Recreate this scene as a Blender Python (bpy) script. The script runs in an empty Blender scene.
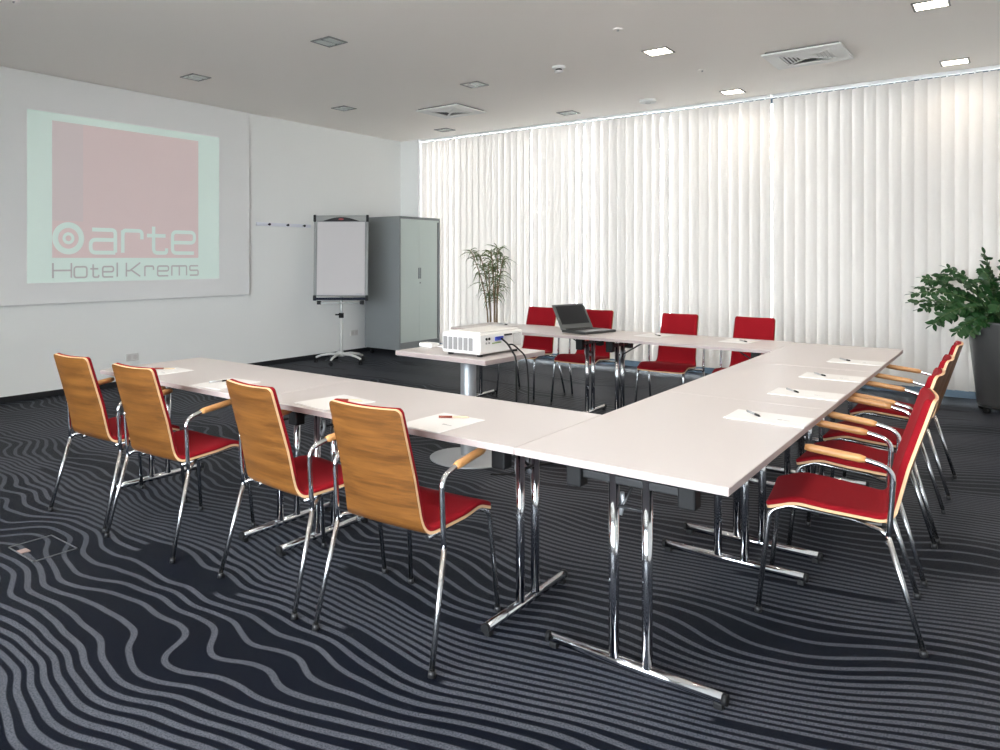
import bpy, bmesh, math, random
from mathutils import Vector, Matrix
random.seed(7)
sc = bpy.context.scene
COL = sc.collection
PI = math.pi

# ------------------------------------------------------------------ materials
def new_mat(name):
    m = bpy.data.materials.new(name); m.use_nodes = True
    nt = m.node_tree
    return m, nt, nt.nodes['Principled BSDF']

def simple(name, col, rough=.5, metal=0., spec=.5, coat=0., sheen=0., emit=None, estr=0.):
    m, nt, b = new_mat(name)
    b.inputs['Base Color'].default_value = (*col, 1)
    b.inputs['Roughness'].default_value = rough
    b.inputs['Metallic'].default_value = metal
    b.inputs['Specular IOR Level'].default_value = spec
    b.inputs['Coat Weight'].default_value = coat
    b.inputs['Sheen Weight'].default_value = sheen
    if emit:
        b.inputs['Emission Color'].default_value = (*emit, 1)
        b.inputs['Emission Strength'].default_value = estr
    return m

class NG:
    """small helper for math on node sockets"""
    def __init__(s, nt): s.nt = nt
    def n(s, t, **kw):
        nd = s.nt.nodes.new(t)
        for k, v in kw.items(): setattr(nd, k, v)
        return nd
    def put(s, sock, v):
        if isinstance(v, bpy.types.NodeSocket): s.nt.links.new(v, sock)
        else: sock.default_value = v
    def m(s, op, a, b=None, c=None):
        nd = s.n('ShaderNodeMath', operation=op)
        s.put(nd.inputs[0], a)
        if b is not None: s.put(nd.inputs[1], b)
        if c is not None: s.put(nd.inputs[2], c)
        return nd.outputs[0]
    def xyz(s, x, y, z):
        nd = s.n('ShaderNodeCombineXYZ')
        for i, v in enumerate((x, y, z)): s.put(nd.inputs[i], v)
        return nd.outputs[0]
    def noise(s, vec, scale=1., detail=2., rough=.5, w=None):
        nd = s.n('ShaderNodeTexNoise')
        s.put(nd.inputs['Vector'], vec)
        nd.inputs['Scale'].default_value = scale
        nd.inputs['Detail'].default_value = detail
        nd.inputs['Roughness'].default_value = rough
        return nd.outputs['Fac']
    def mix(s, f, a, b):
        nd = s.n('ShaderNodeMix', data_type='RGBA')
        s.put(nd.inputs[0], f); s.put(nd.inputs[6], a); s.put(nd.inputs[7], b)
        return nd.outputs[2]
    def sstep(s, v, a, b):
        nd = s.n('ShaderNodeMapRange', interpolation_type='SMOOTHSTEP')
        s.put(nd.inputs[0], v); s.put(nd.inputs[1], a); s.put(nd.inputs[2], b)
        nd.inputs[3].default_value = 0; nd.inputs[4].default_value = 1
        return nd.outputs[0]
    def bump(s, h, strength, dist):
        nd = s.n('ShaderNodeBump')
        nd.inputs['Strength'].default_value = strength; nd.inputs['Distance'].default_value = dist
        s.put(nd.inputs['Height'], h)
        return nd.outputs[0]

def plaster(name, col, rough=.9):
    m, nt, b = new_mat(name); g = NG(nt)
    tc = g.n('ShaderNodeTexCoord')
    f = g.noise(tc.outputs['Object'], 60, 3)
    c = g.mix(f, (*[x*.98 for x in col], 1), (*col, 1))
    g.put(b.inputs['Base Color'], c)
    b.inputs['Roughness'].default_value = rough
    b.inputs['Specular IOR Level'].default_value = .2
    g.put(b.inputs['Normal'], g.bump(f, .06, .002))
    return m

def carpet_mat():
    m, nt, b = new_mat('woven_carpet'); g = NG(nt)
    tc = g.n('ShaderNodeTexCoord')
    sep = g.n('ShaderNodeSeparateXYZ'); nt.links.new(tc.outputs['Object'], sep.inputs[0])
    x, y = sep.outputs[0], sep.outputs[1]
    # the lines swing from nearly straight across the room (left) to a slant (right)
    def field(xx, yy):
        q = g.m('MAXIMUM', g.m('ADD', xx, 3.2), -1.5)
        v = g.m('SUBTRACT', yy, g.m('ADD', g.m('MULTIPLY', q, -.05), g.m('MULTIPLY', g.m('MULTIPLY', q, q), .052)))
        lft = g.sstep(xx, -.6, -3.0)
        def nz(su, sv, w_): return g.m('SUBTRACT', g.noise(g.xyz(g.m('MULTIPLY', xx, su), g.m('MULTIPLY', v, sv), w_), 1., 0.), .5)
        big = g.m('MULTIPLY', nz(.45, 1.25, 3.1), .50)
        mid = g.m('MULTIPLY', nz(1.5, 1.7, 11.7), g.m('ADD', .27, g.m('MULTIPLY', lft, .09)))
        sml = g.m('MULTIPLY', nz(4.5, 2.2, 7.7), g.m('ADD', .012, g.m('MULTIPLY', lft, .06)))
        return g.m('ADD', g.m('ADD', v, big), g.m('ADD', mid, sml))
    dl = .012
    F = field(x, y); Fx = field(g.m('ADD', x, dl), y); Fy = field(x, g.m('ADD', y, dl))
    gx = g.m('DIVIDE', g.m('SUBTRACT', Fx, F), dl); gy = g.m('DIVIDE', g.m('SUBTRACT', Fy, F), dl)
    gr = g.m('SQRT', g.m('ADD', g.m('MULTIPLY', gx, gx), g.m('ADD', g.m('MULTIPLY', gy, gy), .004)))
    spc = .056
    u = x
    ph = g.m('DIVIDE', F, spc)
    k = g.m('FLOOR', ph)
    t = g.m('SUBTRACT', ph, k)
    d = g.m('DIVIDE', g.m('MULTIPLY', g.m('ABSOLUTE', g.m('SUBTRACT', t, .5)), spc), gr)      # metres from the line's middle
    wn = g.noise(g.xyz(g.m('MULTIPLY', u, 1.3), g.m('MULTIPLY', k, 3.7), 5.), 1., 1.)
    w = g.m('ADD', .0075, g.m('MULTIPLY', wn, .0085))
    w = g.m('MINIMUM', w, g.m('DIVIDE', spc*.27, gr))
    line = g.m('SUBTRACT', 1., g.sstep(d, g.m('SUBTRACT', w, .0025), g.m('ADD', w, .0025)))
    ex = g.noise(g.xyz(g.m('MULTIPLY', u, .55), g.m('MULTIPLY', k, .23), 21.), 1., 1.)
    ex2 = g.noise(g.xyz(g.m('MULTIPLY', u, .8), g.m('MULTIPLY', k, 5.3), 2.), 1., 0.)
    ee = g.m('ADD', g.m('MULTIPLY', ex, .65), g.m('MULTIPLY', ex2, .35))
    line = g.m('MULTIPLY', line, g.sstep(ee, .36, .37))
    sp = g.noise(tc.outputs['Object'], 170, 2, .7)
    sp2 = g.sstep(sp, .36, .60)
    fine = g.noise(tc.outputs['Object'], 420, 2, .7)
    base = g.mix(fine, (.0012, .0022, .0062, 1), (.0027, .0046, .0108, 1))
    lc = g.mix(sp2, (.036, .040, .051, 1), (.086, .091, .110, 1))
    g.put(b.inputs['Base Color'], g.mix(line, base, lc))
    b.inputs['Roughness'].default_value = .5
    b.inputs['Specular IOR Level'].default_value = .05
    b.inputs['Sheen Weight'].default_value = .015
    b.inputs['Sheen Roughness'].default_value = .4
    g.put(b.inputs['Normal'], g.bump(fine, .25, .004))
    return m

def wood_mat(name, a, c, sx, sy, sz, rough=.42, coat=.15):
    m, nt, b = new_mat(name); g = NG(nt)
    tc = g.n('ShaderNodeTexCoord'); oi = g.n('ShaderNodeObjectInfo')
    sep = g.n('ShaderNodeSeparateXYZ'); nt.links.new(tc.outputs['Object'], sep.inputs[0])
    r = g.m('MULTIPLY', oi.outputs['Random'], 37.)
    p = g.xyz(g.m('ADD', g.m('MULTIPLY', sep.outputs[0], sx), r), g.m('MULTIPLY', sep.outputs[1], sy), g.m('ADD', g.m('MULTIPLY', sep.outputs[2], sz), r))
    n1 = g.noise(p, 1., 5., .62)
    n2 = g.noise(p, 5., 3., .6)
    f = g.m('ADD', g.m('MULTIPLY', n1, .7), g.m('MULTIPLY', n2, .3))
    f = g.sstep(f, .28, .72)
    g.put(b.inputs['Base Color'], g.mix(f, (*a, 1), (*c, 1)))
    b.inputs['Roughness'].default_value = rough
    b.inputs['Coat Weight'].default_value = coat
    b.inputs['Coat Roughness'].default_value = .35
    return m

def fabric_mat(name, col, scale=700):
    m, nt, b = new_mat(name); g = NG(nt)
    tc = g.n('ShaderNodeTexCoord')
    f = g.noise(tc.outputs['Object'], scale, 2, .6)
    g.put(b.inputs['Base Color'], g.mix(f, (*[x*.78 for x in col], 1), (*[min(1, x*1.2) for x in col], 1)))
    b.inputs['Roughness'].default_value = .88
    b.inputs['Specular IOR Level'].default_value = .12
    b.inputs['Sheen Weight'].default_value = .08
    b.inputs['Sheen Tint'].default_value = (*[min(1, x*1.6+.1) for x in col], 1)
    g.put(b.inputs['Normal'], g.bump(f, .2, .001))
    return m

def vane_mat(name, col, trans):
    m = bpy.data.materials.new(name); m.use_nodes = True
    nt = m.node_tree; nt.nodes.clear(); g = NG(nt)
    out = g.n('ShaderNodeOutputMaterial')
    tc = g.n('ShaderNodeTexCoord'); sep = g.n('ShaderNodeSeparateXYZ'); nt.links.new(tc.outputs['Object'], sep.inputs[0])
    wv = g.noise(g.xyz(g.m('MULTIPLY', sep.outputs[0], 900.), g.m('MULTIPLY', sep.outputs[1], 900.), g.m('MULTIPLY', sep.outputs[2], 30.)), 1., 1.)
    c = g.mix(wv, (*[x*.93 for x in col], 1), (*col, 1))
    di = g.n('ShaderNodeBsdfDiffuse'); tr = g.n('ShaderNodeBsdfTranslucent')
    g.put(di.inputs[0], c); g.put(tr.inputs[0], c)
    mx = g.n('ShaderNodeMixShader'); mx.inputs[0].default_value = trans
    nt.links.new(di.outputs[0], mx.inputs[1]); nt.links.new(tr.outputs[0], mx.inputs[2]); nt.links.new(mx.outputs[0], out.inputs[0])
    return m

def glass_mat():
    m = bpy.data.materials.new('window_glass'); m.use_nodes = True
    nt = m.node_tree; nt.nodes.clear(); g = NG(nt)
    out = g.n('ShaderNodeOutputMaterial')
    tr = g.n('ShaderNodeBsdfTransparent'); tr.inputs[0].default_value = (.94, .97, .97, 1)
    gl = g.n('ShaderNodeBsdfGlossy'); gl.inputs['Roughness'].default_value = .02
    fr = g.n('ShaderNodeFresnel'); fr.inputs[0].default_value = 1.45
    mx = g.n('ShaderNodeMixShader')
    nt.links.new(fr.outputs[0], mx.inputs[0]); nt.links.new(tr.outputs[0], mx.inputs[1]); nt.links.new(gl.outputs[0], mx.inputs[2]); nt.links.new(mx.outputs[0], out.inputs[0])
    return m

M = dict(
    wall=plaster('wall_paint', (.86, .86, .845)),
    ceil=plaster('ceiling_paint', (.965, .92, .875)),
    screen=simple('screen_board', (.84, .83, .825), .7, spec=.25),
    carpet=carpet_mat(),
    partition=simple('rear_partition', (.55, .54, .52), .6),
    base=simple('dark_baseboard', (.012, .013, .016), .6),
    top=simple('table_laminate', (.55, .503, .497), .33, spec=.4),
    edge=simple('table_edge_band', (.40, .325, .315), .5),
    chrome=simple('polished_chrome', (.74, .75, .78), .10, metal=1.),
    tube=simple('satin_chrome_tube', (.50, .505, .52), .27, metal=1.),
    black=simple('black_plastic', (.010, .010, .011), .55, spec=.25),
    darkmetal=simple('dark_metal', (.02, .02, .022), .4, metal=.2),
    veneer=wood_mat('oak_veneer', (.080, .028, .005), (.215, .084, .017), 1.1, 22., 27.),
    ply=simple('pale_ply_edge', (.72, .45, .25), .5),
    armwood=wood_mat('arm_wood', (.38, .17, .055), (.62, .32, .12), 22., 3., 22.),
    red=fabric_mat('red_fabric', (.245, .0058, .0115)),
    paper=simple('white_paper', (.80, .79, .795), .7, spec=.2),
    ink=simple('grey_print', (.42, .42, .44), .7),
    vane=vane_mat('blind_fabric', (.785, .75, .72), .265),
    rail=simple('white_rail', (.82, .82, .82), .35),
    glass=glass_mat(),
    alu=simple('window_frame_blue_grey', (.10, .15, .20), .4, metal=.2),
    cabinet=simple('grey_green_steel', (.56, .62, .585), .42, spec=.45),
    cabside=simple('shaded_steel_carcass', (.23, .245, .25), .45, spec=.4),  # same steel as the doors, darkened to carry the shade on the sides
    cabdark=simple('dark_slot', (.03, .035, .04), .6),
    handle=simple('cabinet_handle_grey', (.25, .27, .27), .35, metal=.5),
    greymetal=simple('silver_grey_metal', (.45, .46, .46), .35, metal=.7),
    frame_grey=simple('flip_chart_grey', (.24, .24, .235), .45),
    silver=simple('satin_silver', (.46, .475, .50), .42, metal=.7),
    lightgrey=simple('light_grey_plastic', (.62, .62, .60), .45),
    padpaper=simple('flip_paper', (.54, .51, .51), .7),
    navy=simple('navy_tray', (.010, .014, .030), .65, spec=.2),
    logo_red=simple('logo_red', (.26, .02, .03), .5),
    white_plastic=simple('white_plastic', (.80, .78, .76), .38),
    grille=simple('grey_grille', (.27, .255, .255), .5),
    vga=simple('blue_socket', (.03, .05, .40), .4),
    green=simple('green_socket', (.25, .35, .12), .5),
    laptop=simple('laptop_shell', (.035, .037, .037), .4),
    bezel=simple('laptop_bezel', (.085, .09, .09), .5),
    display=simple('laptop_display', (.006, .007, .010), .4, spec=.25),
    keys=simple('laptop_keys', (.02, .02, .022), .5),
    palm=simple('laptop_palm_rest', (.20, .21, .23), .35, metal=.3),
    pot=simple('anthracite_pot', (.075, .073, .073), .38),
    soil=simple('potting_soil', (.035, .022, .014), .95),
    leaf=simple('glossy_leaf', (.016, .062, .016), .38, spec=.35),
    leaf2=simple('narrow_leaf', (.12, .155, .06), .5),
    stem=simple('green_stem', (.055, .10, .028), .5),
    cane=simple('brown_cane', (.20, .13, .07), .8),
    socket=simple('socket_white', (.66, .64, .62), .4),
    socket_in=simple('socket_insert', (.60, .57, .55), .5),
    hookstrip=simple('pale_rail', (.76, .77, .84), .4),
    lamp_frame=simple('lamp_frame_metal', (.20, .205, .20), .4, metal=.3),
    lamp_on=simple('lamp_diffuser_lit', (.9, .9, .9), .5, emit=(1., .89, .74), estr=7.),
    lamp_off=simple('lamp_glass_unlit', (.50, .54, .52), .3, spec=.5),
    lamp_in=simple('lamp_reflector', (.62, .68, .66), .12, metal=.8),
    ventm=simple('vent_white', (.80, .80, .785), .5),
    ventdark=simple('vent_dark', (.12, .12, .12), .8),
    proj_bg=simple('projected_pale_green', (.68, .79, .735), .75, spec=.1, emit=(.72, .86, .80), estr=.08),
    proj_red=simple('projected_red', (.66, .525, .52), .75, spec=.1, emit=(.8, .68, .66), estr=.085),
    proj_strip=simple('projected_red_grey', (.615, .525, .525), .75, spec=.1, emit=(.75, .67, .66), estr=.085),
    proj_grey=simple('projected_grey', (.56, .53, .53), .75, spec=.1),
    outside=simple('light_blocker_grey', (.42, .43, .44), .9),
    paving=simple('terrace_paving', (.65, .65, .64), .9),
    ground=simple('bounce_ground', (.72, .70, .66), .95),
    brown=simple('pen_red_brown', (.22, .045, .025), .4),
    beige=simple('pen_beige', (.62, .47, .33), .45),
    pen=simple('pen_silver', (.40, .40, .41), .4, metal=.2),
    boxtab=simple('copper_tab', (.30, .21, .19), .5, metal=.2),
    boxframe=simple('floor_box_frame', (.13, .13, .14), .45, metal=.4),
)

# ------------------------------------------------------------------ mesh helpers
class MB:
    def __init__(s): s.v = []; s.f = []; s.mi = []; s.sm = []; s.cur = 0; s.T = Matrix.Identity(4)
    def add(s, vs, fs, smooth=False):
        b = len(s.v)
        s.v.extend((s.T @ Vector(p))[:] for p in vs)
        for f in fs:
            s.f.append([b+i for i in f]); s.mi.append(s.cur); s.sm.append(smooth)
        return s
    def box(s, lo, hi, bev=0., seg=2):
        bm = bmesh.new(); bmesh.ops.create_cube(bm, size=1.)
        for v in bm.verts:
            v.co = Vector(((lo[i]+hi[i])/2 + v.co[i]*(hi[i]-lo[i]) for i in range(3)))
        if bev > 0:
            bmesh.ops.bevel(bm, geom=bm.edges[:], offset=bev, segments=seg, affect='EDGES', profile=.5)
        bm.verts.index_update()
        s.add([v.co[:] for v in bm.verts], [[v.index for v in f.verts] for f in bm.faces], False)
        bm.free(); return s
    def tube(s, pts, r, seg=12, caps=True, radii=None):
        pts = [Vector(p) for p in pts]; n = len(pts)
        tang = []
        for i in range(n):
            a = pts[max(0, i-1)]; c = pts[min(n-1, i+1)]
            tang.append((c-a).normalized())
        t0 = tang[0]
        up = Vector((0, 0, 1)) if abs(t0.z) < .9 else Vector((1, 0, 0))
        nrm = t0.cross(up).normalized()
        vs = []; fs = []
        for i in range(n):
            t = tang[i]
            nrm = (nrm - t*nrm.dot(t)).normalized(); bn = t.cross(nrm)
            rr = radii[i] if radii else r
            for k in range(seg):
                a = 2*PI*k/seg
                vs.append(pts[i] + (nrm*math.cos(a) + bn*math.sin(a))*rr)
        for i in range(n-1):
            for k in range(seg):
                k2 = (k+1) % seg
                fs.append([i*seg+k, i*seg+k2, (i+1)*seg+k2, (i+1)*seg+k])
        s.add(vs, fs, True)
        if caps:
            b = len(s.v) - n*seg
            s.f.append([b+k for k in range(seg)][::-1]); s.mi.append(s.cur); s.sm.append(False)
            s.f.append([b+(n-1)*seg+k for k in range(seg)]); s.mi.append(s.cur); s.sm.append(False)
        return s
    def lathe(s, prof, seg=32, c=(0, 0, 0), smooth=True, caps=True):
        vs = []; fs = []; n = len(prof)
        for r, z in prof:
            for k in range(seg):
                a = 2*PI*k/seg
                vs.append((c[0]+r*math.cos(a), c[1]+r*math.sin(a), c[2]+z))
        for i in range(n-1):
            for k in range(seg):
                k2 = (k+1) % seg
                fs.append([i*seg+k, i*seg+k2, (i+1)*seg+k2, (i+1)*seg+k])
        if caps:
            fs.append([k for k in range(seg)][::-1]); fs.append([(n-1)*seg+k for k in range(seg)])
        s.add(vs, fs, smooth); return s
    def prism(s, poly, d0, d1, axis=2):
        """polygon in the two other axes, extruded along axis"""
        def P(a, b, c):
            return {0: (c, a, b), 1: (a, c, b), 2: (a, b, c)}[axis]
        n = len(poly)
        vs = [P(a, b, d0) for a, b in poly] + [P(a, b, d1) for a, b in poly]
        fs = [list(range(n))[::-1], list(range(n, 2*n))] + [[i, (i+1) % n, n+(i+1) % n, n+i] for i in range(n)]
        s.add(vs, fs); return s
    def build(s, name, mats, parent=None):
        me = bpy.data.meshes.new(name)
        me.from_pydata([tuple(p) for p in s.v], [], s.f)
        if not isinstance(mats, (list, tuple)): mats = [mats]
        for m in mats: me.materials.append(m)
        for p, mi, sm in zip(me.polygons, s.mi, s.sm): p.material_index = mi; p.use_smooth = sm
        bm = bmesh.new(); bm.from_mesh(me); bmesh.ops.recalc_face_normals(bm, faces=bm.faces[:]); bm.to_mesh(me); bm.free()
        me.update()
        o = bpy.data.objects.new(name, me); COL.objects.link(o)
        if parent is not None: o.parent = parent
        return o

def fillet(pts, r, n=6):
    pts = [Vector(p) for p in pts]; out = [pts[0]]
    rs = r if isinstance(r, (list, tuple)) else [r]*(len(pts)-2)
    for i in range(1, len(pts)-1):
        p = pts[i]; a = (pts[i-1]-p); b = (pts[i+1]-p)
        la, lb = a.length, b.length; a.normalize(); b.normalize()
        ang = a.angle(b)
        d = min(rs[i-1]/math.tan(ang/2), la*.48, lb*.48)
        A = p+a*d; B = p+b*d
        for k in range(n+1):
            t = k/n
            out.append((A*(1-t)+p*t)*(1-t) + (p*(1-t)+B*t)*t)
    out.append(pts[-1]); return out

def resample(pts, step):
    out = [Vector(pts[0])]
    for a, b in zip(pts[:-1], pts[1:]):
        a, b = Vector(a), Vector(b); n = max(1, int(math.ceil((b-a).length/step)))
        for k in range(1, n+1): out.append(a.lerp(b, k/n))
    return out

def tag(o, label=None, cat=None, group=None, kind=None):
    if label: o['label'] = label
    if cat: o['category'] = cat
    if group: o['group'] = group
    if kind: o['kind'] = kind
    return o

def thing(name, label, cat, loc=(0, 0, 0), rz=0., group=None):
    o = bpy.data.objects.new(name, None); COL.objects.link(o)
    o.location = loc; o.rotation_euler = (0, 0, rz); o.empty_display_size = .1
    return tag(o, label, cat, group)

def children_of(o): return [c for c in KIDS.get(o.name, [])]
KIDS = {}
def index_kids():
    KIDS.clear()
    for c in bpy.data.objects:
        if c.parent is not None: KIDS.setdefault(c.parent.name, []).append(c)
def copy_tree(o, parent=None):
    c = o.copy(); COL.objects.link(c)
    if parent is not None: c.parent = parent
    for ch in children_of(o): copy_tree(ch, c)
    return c
def dup(o, loc, rz, label, group=None):
    c = copy_tree(o); c.location = loc; c.rotation_euler = (0, 0, rz); c['label'] = label
    if group: c['group'] = group
    return c
def struct(name, mb, m, parent=None):
    o = mb.build(name, m, parent)
    if parent is None: o['kind'] = 'structure'
    return o

# ------------------------------------------------------------------ room shell
XW, XR, YB, YR, H = -7.554, 2.4, 9.0, -2.6, 3.244
YBL = 9.06       # plane of the blinds
YG = 9.30        # plane of the glazing
mb = MB().box((XW-.3, YR-.3, -.12), (XR+.3, YG+.1, 0)); struct('floor', mb, M['carpet'])
mb = MB().box((XW-.3, YR-.3, H), (XR+.3, YG+.1, H+.2)); struct('ceiling', mb, M['ceil'])
mb = MB().box((XW-.25, YR-.3, 0), (XW, YG+.1, H)); struct('wall_left', mb, M['wall'])
mb = MB().box((XR, YR-.3, 0), (XR+.25, YG+.1, H)); struct('wall_right', mb, M['wall'])
mb = MB().box((XW, YB, 0), (-7.20, YG+.1, H)); struct('wall_back', mb, M['wall'])
# rear wall behind the camera, with a wide window opening added to light the room
RW0, RW1, RZ0, RZ1 = -4.4, 1.4, .5, 2.9
mb = MB()
mb.box((XW, YR-.2, 0), (RW0, YR, H)).box((RW1, YR-.2, 0), (XR, YR, H)).box((RW0, YR-.2, 0), (RW1, YR, RZ0)).box((RW0, YR-.2, RZ1), (RW1, YR, H))
struct('wall_rear', mb, M['partition'])
# baseboards
mb = MB().box((XW, YR, 0), (XW+.012, YB, .06), .003); struct('baseboard_left', mb, M['base'])
mb = MB().box((XW+.012, YB-.012, 0), (-7.25, YB, .06), .003); struct('baseboard_back', mb, M['base'])

def window(name, x0, x1, z0, z1, y, nm):
    t = bpy.data.objects.new(name, None); COL.objects.link(t); t['kind'] = 'structure'
    t.location = ((x0+x1)/2, y, z0)
    cx = (x0+x1)/2; w = (x1-x0)/2; h = z1-z0
    f = MB()
    f.box((-w, -.035, 0), (w, .035, .14)).box((-w, -.035, h-.06), (w, .035, h))
    xs = [-w+2*w*i/nm for i in range(nm+1)]
    for q in xs:
        a = max(-w, q-.03); b = min(w, q+.03); f.box((a, -.035, .14), (b, .035, h-.06))
    f.build('window_frame', M['alu'], t)
    for a, b in zip(xs[:-1], xs[1:]):
        MB().box((a+.03, -.006, .14), (b-.03, .006, h-.06)).build('pane', M['glass'], t)
    return t
window('window_1', -7.25, XR, .0, H, YG, 6)
window('window_added', RW0, RW1, RZ0, RZ1, YR-.1, 5)  # unseen window, added so sky light reaches the chair backs and walls
# terrace and an unseen wall added to dim the right-hand blinds
mb = MB().box((-16, YG+.1, -.2), (8, 18, -.02)); struct('terrace_outside', mb, M['paving'])
mb = MB().box((-20, -22, -.2), (16, YR-.3, -.05)); struct('ground_added', mb, M['ground'])  # unseen ground, added to set how much light bounces to the ceiling
mb = MB().box((-2.30, 12.2, -.1), (6, 12.6, 5.2)).box((-4.05, 12.9, -.1), (-2.30, 13.2, 3.0)); struct('wall_light_blocker', mb, M['outside'])  # added only to block daylight, never in view

# ------------------------------------------------------------------ vertical blinds
def vane_mb(w, z0, z1):
    m = MB(); n = 6; vs = []; fs = []
    for i in range(n+1):
        a = -w/2 + w*i/n; sag = .006*(1-(2*i/n-1)**2)
        vs += [(a, sag, z0), (a, sag, z1)]
    for i in range(n): fs.append([2*i, 2*i+2, 2*i+3, 2*i+1])
    vs2 = [(p[0], p[1]+.0006, p[2]) for p in vs]; b = len(vs)
    m.add(vs, fs, True); m.add(vs2, [f[::-1] for f in fs], True)
    return m
def blind(name, x0, x1, n, ang, label, z0=.10, cord=None, seed=1):
    rnd = random.Random(seed)
    t = thing(name, label, 'window blind', (x0, YBL, H), 0, 'vertical blinds across the window wall')
    L = x1-x0
    r = MB(); r.box((0, -.022, -.034), (L, .022, -.002), .003)
    for i in range(n): 
        q = (i+.5)*L/n; r.box((q-.008, -.01, -.05), (q+.008, .01, -.034))
    r.build('headrail', M['rail'], t)
    me = None
    for i in range(n):
        if me is None:
            v = vane_mb(.127, z0-H, -.048).build('vane', M['vane'], t); me = v.data
        else:
            v = bpy.data.objects.new('vane', me); COL.objects.link(v); v.parent = t
        v.location = ((i+.5)*L/n, 0, 0)
        a = ang(i, n) if callable(ang) else ang
        v.rotation_euler = (0, 0, math.radians(a + rnd.uniform(-3, 3)))
    if cord is not None:
        c = MB(); c.tube([(cord, -.055, -.03), (cord, -.058, -1.2), (cord, -.056, -2.3)], .004, 6)
        c.lathe([(.004, -.05), (.009, -.04), (.009, 0), (.004, .01)], 8, (cord, -.056, -2.3))
        c.build('pull_cord', M['lightgrey'], t)
    return t
blind('vertical_blind', -7.185, -5.24, 18, lambda i, n: -3 if 6 <= i <= 11 else -9, 'narrow white vertical blind in the corner behind the grey cabinet and slender plant', cord=1.96, seed=3)
blind('vertical_blind', -5.23, -2.155, 27, lambda i, n: -10 + 3*math.sin(i*.7), 'wide bright white vertical blind behind the row of four red chairs and laptop', seed=5)
blind('vertical_blind', -2.133, 2.36, 41, lambda i, n: -15, 'closed cream vertical blind behind the grey planter and the right table row', seed=8)

# ------------------------------------------------------------------ projection screen
XS = XW+.04
t = thing('projection_screen', 'large flat white projection board on the left wall showing a hotel logo', 'projection screen', (XW, 4.0, .937))
mb = MB(); mb.T = Matrix.Translation((-XW, -4.0, -.937)); mb.box((XW, 1.2, .937), (XS, 5.974, H-.004), .004)
mb.build('board', M['screen'], t)
def flat(name, fn, m, parent, lift):
    mb = MB(); mb.T = Matrix.Translation((-XW, -4.0, -.937)); fn(mb, XS+lift); return mb.build(name, m, parent)
def rect(y0, y1, z0, z1): return lambda mb, x: mb.box((x-.0008, y0, z0), (x, y1, z1))
pic = flat('projected_picture', rect(3.241, 5.510, 1.152, 2.868), M['proj_bg'], t, .0012)  # the projector's light is put into flat colour and a faint glow
flat('logo_square', rect(3.486, 5.212, 1.403, 2.789), M['proj_red'], pic, .0020)
flat('logo_band', rect(3.486, 3.807, 1.78, 2.789), M['proj_strip'], pic, .0028)
def ring(cy, cz, r0, r1):
    def fn(mb, x):
        n = 48; vs = []; fs = []
        for k in range(n):
            a = 2*PI*k/n
            vs += [(x, cy+r0*math.cos(a), cz+r0*math.sin(a)), (x, cy+r1*math.cos(a), cz+r1*math.sin(a))]
        for k in range(n):
            j = (k+1) % n; fs.append([2*k, 2*k+1, 2*j+1, 2*j])
        mb.add(vs, fs)
    return fn
def disc(cy, cz, r):
    return lambda mb, x: mb.add([(x, cy+r*math.cos(2*PI*k/40), cz+r*math.sin(2*PI*k/40)) for k in range(40)], [list(range(40))])
flat('logo_target', ring(3.652, 1.603, .106, .1655), M['proj_bg'], pic, .0036)
flat('logo_target', ring(3.652, 1.603, .030, .062), M['proj_bg'], pic, .0036)
def ribbon(mb, x, pts, w):
    pts = [Vector((p[0], p[1])) for p in pts]; n = len(pts); vs = []
    for i in range(n):
        a = (pts[i]-pts[i-1]).normalized() if i > 0 else None
        b = (pts[i+1]-pts[i]).normalized() if i < n-1 else None
        if a is None: a = b
        if b is None: b = a
        na = Vector((-a.y, a.x)); nb = Vector((-b.y, b.x)); nn = (na+nb)
        nn = nn/max(.3, nn.length) if nn.length > 1e-6 else na
        k = 1/max(.5, nn.dot(na))
        vs += [(x, *(pts[i]+nn*w/2*k)), (x, *(pts[i]-nn*w/2*k))]
    mb.add(vs, [[2*i, 2*i+1, 2*i+3, 2*i+2] for i in range(n-1)])
GLY = {
 'a': [([(.06, 1), (1, 1), (1, 0)], .2), ([(1, .56), (0, .56), (0, 0), (1, 0)], .26)],
 'r': [([(0, 0), (0, 1)], 0), ([(0, .78), (.04, 1), (1, 1), (1, .62)], .2)],
 't': [([(.34, 1.22), (.34, 0), (1, 0), (1, .22)], .22), ([(0, .80), (.95, .80)], 0)],
 'e': [([(0, .5), (1, .5), (1, 1), (0, 1), (0, 0), (.98, 0)], .24)],
 'H': [([(0, 0), (0, 1)], 0), ([(1, 0), (1, 1)], 0), ([(0, .5), (1, .5)], 0)],
 'o': [([(.5, 0), (0, 0), (0, 1), (1, 1), (1, 0), (.5, 0)], .28)],
 'l': [([(.5, 0), (.5, 1.38)], 0)],
 'K': [([(0, 0), (0, 1)], 0), ([(.0, .42), (.25, .42), (1, 1)], 0), ([(.3, .5), (1, 0)], 0)],
 'm': [([(0, 0), (0, 1)], 0), ([(0, .9), (.02, 1), (1, 1), (1, 0)], .18), ([(.5, 0), (.5, 1)], 0)],
 's': [([(1, 1), (0, 1), (0, .52), (1, .52), (1, 0), (0, 0)], .18)],
}
def glyph(ch, y0, y1, z0, z1, w):
    def fn(mb, x):
        a, b = y0+w/2, y1-w/2; c, d = z0+w/2, z1-w/2
        if ch == 'l': a, b = y0, y1
        for pts, r in GLY[ch]:
            P = [(a+(b-a)*p[0], c+(d-c)*p[1], 0) for p in pts]
            if r and len(P) > 2: P = fillet(P, r*(d-c)*.9, 5)
            ribbon(mb, x, [(p[0], p[1]) for p in P], w); x += .0003
    return fn
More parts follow.
